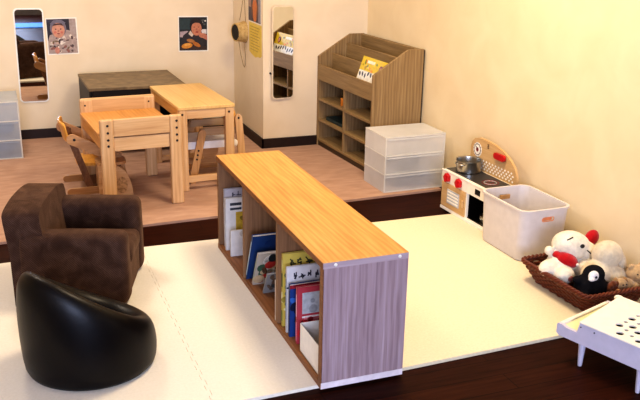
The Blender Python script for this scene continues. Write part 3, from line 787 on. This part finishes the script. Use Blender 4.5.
# ------------------------------------------------------------------ white bin
bn = thing('storage_bin', 'large white open plastic bin with cut-out handles between the toy kitchen and wicker basket', 'bin', (1.282, .829, 0), R(1))
def bin_bm(rx, ry, h, t, tp):
    bm = bmesh.new()
    def ring(k, z, off): return [bm.verts.new((x, y, z)) for x, y in rrect(2 * (rx - off) - tp * 2 * (1 - z / h), 2 * (ry - off) - tp * 2 * (1 - z / h), .042, 8)]
    seq = [(.006, .010), (0, .003), (0, 0), (.004, 0)]
    rings = [ring(0, .0, .008), ring(0, .004, .002), ring(0, .012, 0), ring(0, h - .008, 0), ring(0, h - .008, -.005), ring(0, h, -.005), ring(0, h, t), ring(0, .02, t), ring(0, .006, t + .012)]
    n = len(rings[0])
    for a, b in zip(rings, rings[1:]):
        for i in range(n): bm.faces.new((a[i], a[(i + 1) % n], b[(i + 1) % n], b[i]))
    bm.faces.new(rings[0]); bm.faces.new(rings[-1][::-1]); return bm
BX, BY, BHH = .123, .168, .234
bo = smooth_by_angle(obj('bin_shell', bin_bm(BX, BY, BHH, .005, .009), M['box_white'], bn), 35)
cm = bmesh.new(); prism(cm, rrect(.062, .02, .0095, 6, .005, .188), 'y', -.25, .25); cut(bo, cm); smooth_by_angle(bo, 35)
for s in (-1, 1):
    y_ = s * (BY - .0035)
    bm = bmesh.new(); tube(bm, [(.005 + x * 1.0, y_, z + .188) for x, z in rrect(.062, .02, .0095, 6)], .0022, 6, True)
    obj('handle_rim', bm, M['salmon'] if s < 0 else M['tan'], bn, True)
    obj('slot_warm_plate', B(-.022, .032, y_ - s * .010 - .002, y_ - s * .010 + .002, .178, .198, .001), M['salmon'] if s < 0 else M['tan'], bn)  # plate and rim tinted for the warm-lit inside seen through the slot

# ------------------------------------------------------------------ wicker basket and soft toys
bk = thing('wicker_basket', 'dark brown wicker tray basket full of soft toys on the mat', 'basket', (1.245, .335, 0), R(2))
HX, HY, BKH = .165, .20, .085
def bpath(z, off, n=36, wav=0, ph=0, amp=.004):
    k = 1 - .05 * 0; ins = .045 * (1 - z / BKH)
    base = rrect(2 * (HX - ins), 2 * (HY - ins), .03, 6); P = []
    # resample evenly
    L = [0]; m = len(base)
    for i in range(m): L.append(L[-1] + math.dist(base[i], base[(i + 1) % m]))
    for j in range(n):
        d_ = L[-1] * j / n
        i = max(q for q in range(m) if L[q] <= d_ + 1e-9); f = (d_ - L[i]) / max(1e-9, L[i + 1] - L[i])
        a, b = base[i], base[(i + 1) % m]; x, y = a[0] + (b[0] - a[0]) * f, a[1] + (b[1] - a[1]) * f
        r = math.hypot(x, y); o_ = off + (amp * math.sin(PI * j + ph) if wav else 0)
        P.append((x * (1 + o_ / r), y * (1 + o_ / r), z))
    return P
bm = bmesh.new()
for k in range(8):
    z = .008 + k * .0095
    P = bpath(z, 0, 192, 0); Q = []
    for j, p in enumerate(P):
        r = math.hypot(p[0], p[1]); o_ = .0042 * math.sin(2 * PI * j / 8 + PI * (k % 2)); Q.append((p[0] * (1 + o_ / r), p[1] * (1 + o_ / r), z))
    tube(bm, Q, .0055, 6, True)
obj('woven_side', bm, M['wicker'], bk, True)
bm = bmesh.new()
for ph in (0, 2 * PI / 3, 4 * PI / 3):
    P = bpath(BKH, 0, 240); Q = []
    for j, p in enumerate(P):
        r = math.hypot(p[0], p[1]); a = 2 * PI * j / 10 + ph; Q.append((p[0] * (1 + .006 * math.cos(a) / r), p[1] * (1 + .006 * math.cos(a) / r), BKH + .006 * math.sin(a)))
    tube(bm, Q, .0058, 6, True)
obj('braided_rim', bm, M['wicker'], bk, True)
bm = bmesh.new(); prism(bm, [(p[0], p[1]) for p in bpath(.0, 0, 60)], 'z', 0, .008); obj('bottom', bm, M['wicker'], bk)

def toy(label, name='plush_toy'): return thing(name, label, 'soft toy', (0, 0, 0), 0)
wt, cr, bl, rd = plush('#ece2cd'), plush('#dccdb0'), plush('#17161a'), plush('#b5121b')
# white plush animal lying on its back, red vest
t = toy('big white plush animal with a red ear and red vest lying in the wicker basket')
t.location = (1.232, .42, 0)
bm = bmesh.new()
ball(bm, (-.005, 0, .166), (.084, .066, .06), (0, R(14), 0)); ball(bm, (.05, -.02, .142), (.048, .05, .042))     # head and muzzle
ball(bm, (-.06, -.02, .105), (.062, .055, .048)); ball(bm, (-.118, -.03, .095), (.046, .04, .036)); ball(bm, (-.09, -.085, .085), (.042, .036, .034))
ball(bm, (-.108, .0, .158), (.019, .019, .019)); ball(bm, (-.085, .0, .14), (.026, .02, .02), (0, R(35), 0))
ball(bm, (.02, -.075, .09), (.045, .04, .042)); ball(bm, (-.005, .0, .06), (.07, .06, .05))
fuse(obj('body', bm, wt, t, True), .004, 5)
bm = bmesh.new(); ball(bm, (-.053, -.045, .128), (.048, .036, .030), (0, R(25), R(-10))); ball(bm, (-.075, -.02, .14), (.03, .028, .018), (0, R(20), 0)); fuse(obj('vest', bm, rd, t, True), .003, 3)
bm = bmesh.new(); ball(bm, (.1, .01, .182), (.03, .022, .036), (0, R(30), 0)); obj('ear', bm, rd, t, True)
bm = bmesh.new(); ball(bm, (-.001, -.062, .186), (.010, .007, .008)); obj('eye', bm, M['black'], t, True)
bm = bmesh.new(); tube(bm, [(-.055, -.034, .207), (-.042, -.036, .213), (-.03, -.036, .218)], .0025, 6); obj('stitched_brow', bm, M['black'], t, True)
bm = bmesh.new(); tube(bm, [(.02, -.068, .168), (.03, -.07, .16), (.038, -.07, .152)], .0022, 6); obj('mouth', bm, M['black'], t, True)
bm = bmesh.new(); ball(bm, (-.028, -.079, .118), (.007, .006, .006)); obj('button', bm, M['white_p'], t, True)
bm = bmesh.new(); ball(bm, (-.085, -.119, .083), (.013, .006, .011)); obj('paw_pad', bm, plain('#8a5148', .8, .1), t, True)
# cream long-eared plush, front right
t = toy('cream fluffy plush with a round head and long hanging ear beside the red ear')
t.location = (1.30, .30, 0)
bm = bmesh.new(); ball(bm, (.005, 0, .165), (.062, .055, .055)); ball(bm, (-.04, -.01, .10), (.068, .055, .05)); ball(bm, (.02, -.03, .075), (.06, .05, .05)); ball(bm, (-.085, -.03, .1), (.04, .04, .036))
fuse(obj('body', bm, cr, t, True), .004, 4)
bm = bmesh.new(); ball(bm, (.08, -.005, .11), (.02, .018, .05), (0, R(-8), 0)); ball(bm, (.064, .0, .15), (.02, .018, .025)); fuse(obj('ear', bm, cr, t, True), .003, 4)
# black plush with a white face
t = toy('black plush with a pointed white face at the front of the basket')
t.location = (1.18, .225, 0)
bm = bmesh.new(); ball(bm, (0, 0, .075), (.065, .058, .06)); ball(bm, (.008, .0, .128), (.042, .04, .036)); ball(bm, (-.045, .01, .105), (.032, .022, .018), (0, R(20), 0)); ball(bm, (.05, -.015, .07), (.035, .028, .028)); ball(bm, (-.045, -.03, .06), (.03, .026, .022))
fuse(obj('body', bm, bl, t, True), .004, 4)
bm = bmesh.new(); ball(bm, (-.014, -.026, .134), (.022, .016, .021), (0, R(15), 0)); ball(bm, (-.032, -.038, .128), (.012, .012, .007)); fuse(obj('face', bm, plush('#e8e4e2'), t, True), .002, 2)
bm = bmesh.new(); ball(bm, (-.016, -.043, .136), (.0045, .004, .005)); obj('eye', bm, M['black'], t, True)
# brown frilly plush
t = toy('small reddish brown frilly plush behind the white low table')
t.location = (1.262, .2, 0)
bm = bmesh.new(); ball(bm, (0, 0, .06), (.036, .034, .034))
for i in range(14):
    a = 2 * PI * i / 14; ball(bm, (.034 * math.cos(a), -.012, .065 + .03 * math.sin(a)), (.012, .014, .012))
fuse(obj('body', bm, plush('#7d4326', .25), t, True), .003, 2)
bm = bmesh.new(); ball(bm, (0, -.034, .07), (.014, .01, .012)); obj('face', bm, plush('#c08a55'), t, True)
for s in (-1, 1):
    bm = bmesh.new(); ball(bm, (s * .006, -.044, .074), (.002, .002, .002)); obj('eye', bm, M['black'], t, True)
# beige small plush
t = toy('small beige plush dog lying at the near right of the basket')
t.location = (1.318, .2, 0)
bm = bmesh.new(); ball(bm, (0, 0, .075), (.04, .034, .03)); ball(bm, (-.03, -.012, .09), (.026, .024, .022)); ball(bm, (.035, -.012, .07), (.022, .022, .018)); ball(bm, (.012, -.03, .062), (.02, .02, .016)); ball(bm, (0, 0, .04), (.04, .035, .03))
fuse(obj('body', bm, plush('#b99a72', .2), t, True), .003, 3)
for s in (-1, 1):
    bm = bmesh.new(); ball(bm, (-.03 + s * .008, -.035, .096), (.0028, .0028, .0028)); obj('eye', bm, M['black'], t, True)
bm = bmesh.new(); ball(bm, (-.012, -.012, .1), (.01, .012, .016)); ball(bm, (-.05, -.005, .1), (.009, .012, .016)); obj('ear', bm, plush('#a07c52'), t, True)
# teddy at the right edge
t = toy('tan teddy bear at the right edge of the picture in the basket')
t.location = (1.385, .225, -.008)
bm = bmesh.new(); ball(bm, (0, 0, .115), (.036, .034, .032)); ball(bm, (.01, 0, .07), (.042, .036, .04)); ball(bm, (-.022, 0, .143), (.013, .009, .013)); ball(bm, (.024, 0, .143), (.013, .009, .013)); ball(bm, (-.004, -.03, .108), (.015, .014, .012)); ball(bm, (-.03, -.02, .075), (.014, .014, .02))
fuse(obj('body', bm, plush('#c9a779', .15), t, True), .003, 3)
for s in (-1, 1):
    bm = bmesh.new(); ball(bm, (-.004 + s * .012, -.032, .123), (.003, .003, .003)); obj('eye', bm, M['black'], t, True)
bm = bmesh.new(); ball(bm, (-.004, -.044, .112), (.004, .003, .003)); obj('nose', bm, M['black'], t, True)

# ------------------------------------------------------------------ white low table with perforated top
wt_ = thing('low_table', 'white low table with tapered legs and a cluster of black round holes, lower right', 'table', (.8275, -.0633, FZ), R(-72))
XL, YD, ZB = .48, .29, .088
ZL, ZT = .124, .166
prof = [(-.014, ZB + .008), (-.014, ZL + .002), (-.01, ZL + .006), (.006, ZL + .006), (.022, ZL), (.062, ZL), (.066, ZL + .02), (.07, ZT - .005), (XL, ZT - .005), (XL, ZB), (-.004, ZB)]
for y0 in (.0, YD - .014):
    bm = bmesh.new(); prism(bm, prof, 'y', y0, y0 + .014); smooth_by_angle(obj('side_panel', bm, M['white_cool_lit'], wt_), 30)
obj('end_board', B(-.012, .002, .014, YD - .014, ZB + .004, ZL + .006, .002), M['white_p'], wt_)
obj('end_board', B(XL - .012, XL, .014, YD - .014, ZB + .004, ZT - .006, .002), M['white_cool_lit'], wt_)
obj('ledge', B(.002, .07, .014, YD - .014, ZL - .012, ZL - .001), plain('#eadfae', .45, .02), wt_)
obj('base_board', B(.014, XL, .014, YD - .014, ZB + .002, ZB + .01), M['white_cool_lit'], wt_)
bm = bmesh.new(); prism(bm, [(.068, -.003), (XL + .003, -.003), (XL + .003, YD - .004), (.035, YD - .004)], 'z', ZT - .005, ZT)
bmesh.ops.bevel(bm, geom=list(bm.edges), offset=.0015, segments=2, affect='EDGES')
top = obj('tabletop', bm, M['white_p'], wt_)
cm = bmesh.new(); hl = []
for i in range(4):
    for j in range(6):
        x = .161 + i * .033; y = .045 + j * .0365 + (-.014 if i % 2 else 0)
        if y > .24 or y < .03: continue
        r = .0128 if (j + i) % 2 else .0074
        if i == 0 and j == 0: continue
        if i == 2 and j > 3: continue
        hl.append((x, y, r)); prism(cm, ell(r, r, 20, x, y), 'z', ZT - .03, ZT + .02)
cut(top, cm); smooth_by_angle(top, 30)
obj('hole_shade_block', B(.1, XL - .02, .02, YD - .02, ZT - .013, ZT - .0052), M['black_hole'], wt_)  # black block added under the lid so the holes look shaded
for xx in (.074, .284, .44):
    for yy in ((.023, YD - .03) if xx != .44 else (.023,)):
        bm = bmesh.new(); lathe(bm, [(.0065, 0), (.0075, .003), (.0125, ZB - .004), (.0125, ZB + .004)], 18, (xx, yy, 0)); smooth_by_angle(obj('leg', bm, M['white_cool_lit'], wt_), 40)
for (xx) in (.075, .125):
    bm = bmesh.new(); lathe(bm, [(.0025, 0), (.0025, -.0012), (.001, -.002)], 10, (xx, -.0002, ZT - .018), 'y'); obj('screw', bm, M['black'], wt_, True)
bm = bmesh.new(); ball(bm, (.035, YD - .004, ZT - .012), (.02, .012, .012)); obj('hinge_knob', bm, M['white_p'], wt_, True)

# ------------------------------------------------------------------ mirrors
MIR = mirror_mat()
def mirror(label, loc, w, h, tilt, yaw=0., fc='#ece9e2', r=.022):
    m = thing('wall_mirror', label, 'mirror', loc, 0)
    bm = bmesh.new(); prism(bm, rrect(w, h, r + .004, 7), 'y', -.006, 0); a = obj('frame', bm, plain(fc, .5, .02), m)
    bm = bmesh.new(); prism(bm, rrect(w - .017, h - .017, r, 7), 'y', -.0075, -.005); b = obj('glass', bm, MIR, m)
    m.rotation_euler = (0, tilt, yaw); return m
mirror('tall narrow mirror with rounded corners on the back wall beside the baby photo', (-.619, 3.5, .533), .18, .593, R(.6))
mirror('narrow mirror with rounded corners on the front of the wall block, reflecting the display rack', (.826, 2.814, .60), .152, .575, R(0), R(6.0), '#dccbae')
mk = thing('wall_hook', 'tiny black hook on the wall block left of the mirror by the display rack', 'hook', (.748, 2.825, .475))
bm = bmesh.new(); lathe(bm, [(.006, 0), (.006, -.008), (.004, -.01)], 14, (0, 0, 0), 'y'); obj('hook_base', bm, M['black'], mk, True)
bm = bmesh.new(); tube(bm, [(0, -.008, 0), (0, -.014, -.006), (0, -.02, -.004), (0, -.021, .003)], .002, 8); obj('hook_arm', bm, M['black'], mk, True)

# ------------------------------------------------------------------ photographs and papers on the walls
def shape(parent, nm, pts, c, y, rough=.5, mtx=None):
    bm = bmesh.new(); prism(bm, pts, 'y', y, y + .0008); return obj(nm, bm, plain(c, rough, .08, 60), parent)
# left: baby in a patterned jacket, photo 0.185 x 0.226
ph = thing('photo', 'photo of a baby in a hooded patterned jacket taped beside the left mirror', 'photo', (-.422, 3.5, .651)); ph.rotation_euler = (0, R(-.5), 0)
bm = bmesh.new(); prism(bm, rect(-.096, .096, -.116, .116), 'y', -.0012, 0); obj('photo_border', bm, M['paper'], ph)
shape(ph, 'background', rect(-.09, .088, -.108, .108), '#2a2228', -.0018)
shape(ph, 'background_curtain', rect(.048, .088, -.02, .108), '#a4948c', -.0022)
shape(ph, 'background_sky', rect(-.09, -.02, .088, .108), '#3a3440', -.0022)
shape(ph, 'jacket', [(-.09, -.108), (.088, -.108), (.088, -.03), (.06, .03), (.03, .04), (-.03, .02), (-.075, .01), (-.09, -.03)], '#a5938a', -.0026)
r7 = random.Random(3)
for i in range(46):
    shape(ph, 'jacket_pattern', ell(r7.uniform(.005, .015), r7.uniform(.003, .008), 8, r7.uniform(-.078, .074), r7.uniform(-.098, .0), r7.uniform(0, 3)), r7.choice(['#5c4540', '#d6c6b4', '#6f5c3e', '#c7a898', '#3d2f33', '#e0d5c8', '#8a5a4e']), -.003 - i * .00004)
shape(ph, 'hood', ell(.05, .054, 22, -.022, .05), '#776a70', -.0052)
shape(ph, 'hood_band', [(-.07, .08), (-.045, .102), (0, .104), (.025, .085), (.02, .075), (-.06, .07)], '#6b6672', -.0055)
shape(ph, 'face', ell(.039, .047, 22, -.022, .038), '#c08a70', -.0058)
shape(ph, 'hair', [(-.055, .066), (-.045, .08), (.0, .082), (.012, .064), (-.01, .072), (-.035, .07)], '#4a2f28', -.0062)
for s in (-1, 1):
    shape(ph, 'eye', ell(.005, .0032, 10, -.022 + s * .015, .046), '#2a1715', -.0066)
    shape(ph, 'cheek', ell(.009, .008, 12, -.022 + s * .02, .026), '#c2735f', -.0064)
shape(ph, 'nose', ell(.005, .004, 10, -.022, .034), '#a86a54', -.0066); shape(ph, 'mouth', ell(.009, .0035, 10, -.022, .017), '#7d3530', -.0066)
shape(ph, 'hand', ell(.014, .022, 14, -.038, -.088), '#c48672', -.0056)
# middle: child eating at a table
ph = thing('photo', 'photo of a dark-haired child eating at a table, on the back wall', 'photo', (.424, 3.5, .643)); ph.rotation_euler = (0, R(.8), 0)
bm = bmesh.new(); prism(bm, rect(-.102, .102, -.118, .118), 'y', -.0012, 0); obj('photo_border', bm, M['paper'], ph)
shape(ph, 'background', rect(-.096, .094, -.11, .11), '#1c2226', -.0018)
shape(ph, 'background_green', rect(-.09, -.02, .03, .1), '#27383a', -.0022)
for i in range(10): shape(ph, 'background_pattern', ell(.007, .006, 10, r7.uniform(.05, .09), r7.uniform(.06, .105)), r7.choice(['#c8c2b8', '#4a4a48']), -.0022 - i * .00004)
shape(ph, 'sleeve', [(-.094, -.02), (-.09, .015), (-.04, .02), (-.01, -.01), (-.03, -.03)], '#a7969a', -.0026)
shape(ph, 'shirt', [(-.085, -.08), (-.07, -.01), (-.03, .02), (.03, .0), (.09, -.01), (.092, -.08)], '#2b2528', -.003)
shape(ph, 'collar', [(-.035, .0), (-.02, .022), (.0, -.005), (-.01, -.02)], '#c8b8a8', -.0034); shape(ph, 'collar', [(.05, .03), (.09, .03), (.09, -.0), (.06, .0)], '#cfc8c4', -.0034)
shape(ph, 'hair', ell(.046, .052, 22, .02, .055), '#1e1412', -.0038)
shape(ph, 'face', ell(.035, .047, 22, .021, .035), '#b9785a', -.0042)
shape(ph, 'fringe', [(-.014, .06), (-.01, .085), (.03, .095), (.055, .075), (.056, .055), (.04, .072), (.01, .074)], '#1e1412', -.0046)
for s in (-1, 1): shape(ph, 'eye', ell(.006, .0025, 10, .021 + s * .015, .045), '#241210', -.005)
shape(ph, 'nose', ell(.005, .006, 10, .022, .032), '#a0604a', -.005); shape(ph, 'mouth', ell(.011, .005, 10, .024, .012), '#8a2f2a', -.005)
shape(ph, 'hand', ell(.022, .016, 14, .055, -.01, -.5), '#b8785c', -.0052); shape(ph, 'forearm', [(.05, -.02), (.094, -.045), (.094, -.01), (.07, .005)], '#b0705a', -.0050)
shape(ph, 'table', [(-.094, -.108), (.09, -.108), (.09, -.085), (.0, -.075), (-.094, -.075)], '#3c2a22', -.0054)
shape(ph, 'food', ell(.038, .018, 18, -.045, -.078, .15), '#c8842c', -.0058); shape(ph, 'food', ell(.03, .013, 18, .02, -.07, -.5), '#b06a24', -.0056); shape(ph, 'food', ell(.028, .012, 18, -.02, -.045, -.2), '#a8713c', -.0056); shape(ph, 'plate', ell(.02, .009, 18, -.045, -.072, .1), '#dfa24c', -.0062)
# on the side of the wall block: upper photo and yellow sheet (facing -x)
def side_sheet(label, name, cat, loc): return thing(name, label, cat, loc, -PI / 2)
ph = side_sheet('small photo with an orange figure above the yellow sheet on the wall block', 'photo', 'photo', (.703, 2.99, .875))
# local x runs toward the viewer
bm = bmesh.new(); prism(bm, rect(-.145, .125, -.11, .12), 'y', -.0012, 0); obj('photo_border', bm, M['paper'], ph)
shape(ph, 'background', rect(-.14, .12, -.105, .115), '#4a4450', -.0018); shape(ph, 'background_stripe', rect(.07, .12, -.1, .115), '#8d8a94', -.0022); shape(ph, 'background_stripe', rect(-.14, -.08, -.02, .115), '#9c8478', -.0022)
shape(ph, 'clothing', ell(.05, .075, 18, -.0, -.03), '#c8743c', -.0026); shape(ph, 'face', ell(.03, .035, 18, .0, .055), '#c48a68', -.003); shape(ph, 'hair', ell(.034, .02, 18, .0, .085), '#2e2220', -.0034)
shape(ph, 'arm', ell(.014, .05, 14, -.055, -.04, .3), '#6d4a3a', -.003); shape(ph, 'arm', ell(.014, .05, 14, .055, -.04, -.3), '#6d4a3a', -.003)
ys = side_sheet('yellow paper sheet with a ragged lower edge on the side of the wall block', 'paper_sheet', 'paper', (.703, 2.98, .66))
pts = [(-.14, .1), (-.14, -.085), (-.1, -.095), (-.05, -.105), (.0, -.11), (.05, -.098), (.09, -.1), (.126, -.085), (.126, .1)]
bm = bmesh.new(); prism(bm, pts, 'y', -.001, 0); obj('sheet', bm, mottled([(.3, '#d8bc50'), (.7, '#e6cd70')], 26, .7), ys)
for i in range(9): shape(ys, 'printed_line', rect(-.11, .09 - .02 * (i % 3), .075 - i * .018, .079 - i * .018), '#a98c36', -.0018)

# ------------------------------------------------------------------ straw hat on its string
ht = thing('straw_hat', 'round straw hat with a dark opening hanging by a cord on the wall block corner', 'hat', (.703, 3.21, .684), R(-90 + 12))
bm = bmesh.new(); lathe(bm, [(.066, .0), (.069, -.004), (.068, -.012), (.064, -.02), (.061, -.045), (.055, -.068), (.05, -.072), (.01, -.07)][::1], 36, (0, -.002, 0), 'y')
smooth_by_angle(obj('hat_body', bm, M['straw'], ht), 50)
bm = bmesh.new(); lathe(bm, [(.052, -.0), (.052, -.002), (.01, -.003)], 30, (0, -.0725, 0), 'y'); obj('opening_shade', bm, plain('#2a2620', .8, .2), ht)  # dark disc stands in for the shaded hollow of the hat
bm = bmesh.new(); tube(bm, [(.054 * math.cos(2 * PI * i / 40), -.072, .054 * math.sin(2 * PI * i / 40)) for i in range(40)], .005, 8, True); obj('rolled_edge', bm, M['straw'], ht, True)
bm = bmesh.new(); tube(bm, [(-.04, -.02, .07), (-.018, -.014, .16), (-.004, -.008, .245), (0, -.008, .252), (.004, -.008, .245), (.02, -.014, .16), (.04, -.02, .07)], .0022, 6)
obj('cord', bm, M['string'], ht, True)
bm = bmesh.new(); tube(bm, [(-.035, -.03, -.068), (-.03, -.02, -.15), (-.012, -.012, -.215), (.0, -.01, -.23), (.014, -.012, -.215), (.034, -.02, -.15), (.04, -.03, -.068)], .0022, 6)
obj('chin_cord', bm, M['string'], ht, True)
hk = thing('wall_hook', 'small hook on the wall block corner holding the cord of the straw hat', 'hook', (.703, 3.20, .925), R(-90))
bm = bmesh.new(); tube(bm, [(0, 0, .004), (0, -.012, .0), (0, -.018, .004), (0, -.018, .012)], .0025, 8); obj('hook_arm', bm, M['steel'], hk, True)

# ------------------------------------------------------------------ lights
def area(name, loc, rot, sx, sy, power, col, spread=None):
    l = bpy.data.lights.new(name, 'AREA'); l.shape = 'RECTANGLE'; l.size = sx; l.size_y = sy; l.energy = power; l.color = col
    o = bpy.data.objects.new(name, l); COL.objects.link(o); o.location = loc; o.rotation_euler = rot
    return o
# warm ceiling lamp over the right half, cooler daylight window behind the viewer on the left
area('overhead_light', (.60, .80, 2.26), (0, 0, 0), .6, .6, 46, (1.0, .81, .56))
area('overhead_light', (-.9, 2.2, 2.26), (0, 0, 0), .5, .5, 27, (1.0, .87, .72))  # extra fill, added to lift the light at the back
area('window_light', (-1.2, -4.2, 1.2), (R(90), 0, R(-6)), 1.8, 1.6, 200, (.61, .70, 1.0))
wd = bpy.data.worlds.new('World'); SC.world = wd; wd.use_nodes = True
wd.node_tree.nodes['Background'].inputs[0].default_value = (.9, .85, .8, 1); wd.node_tree.nodes['Background'].inputs[1].default_value = .3

# ------------------------------------------------------------------ camera
cd_ = bpy.data.cameras.new('Camera'); cam = bpy.data.objects.new('Camera', cd_); COL.objects.link(cam)
cam.location = (-.8356, -2.0933, 1.3604); cam.rotation_euler = (1.2510, -.0187, -.3682)
cd_.sensor_width = 36; cd_.lens = 833.86 / 640 * 36; cd_.clip_start = .05
SC.camera = cam
SC.view_settings.view_transform = 'Standard'
SC.view_settings.look = 'Medium High Contrast'
SC.view_settings.exposure = -.1

SC.cycles.transparent_max_bounces = 32
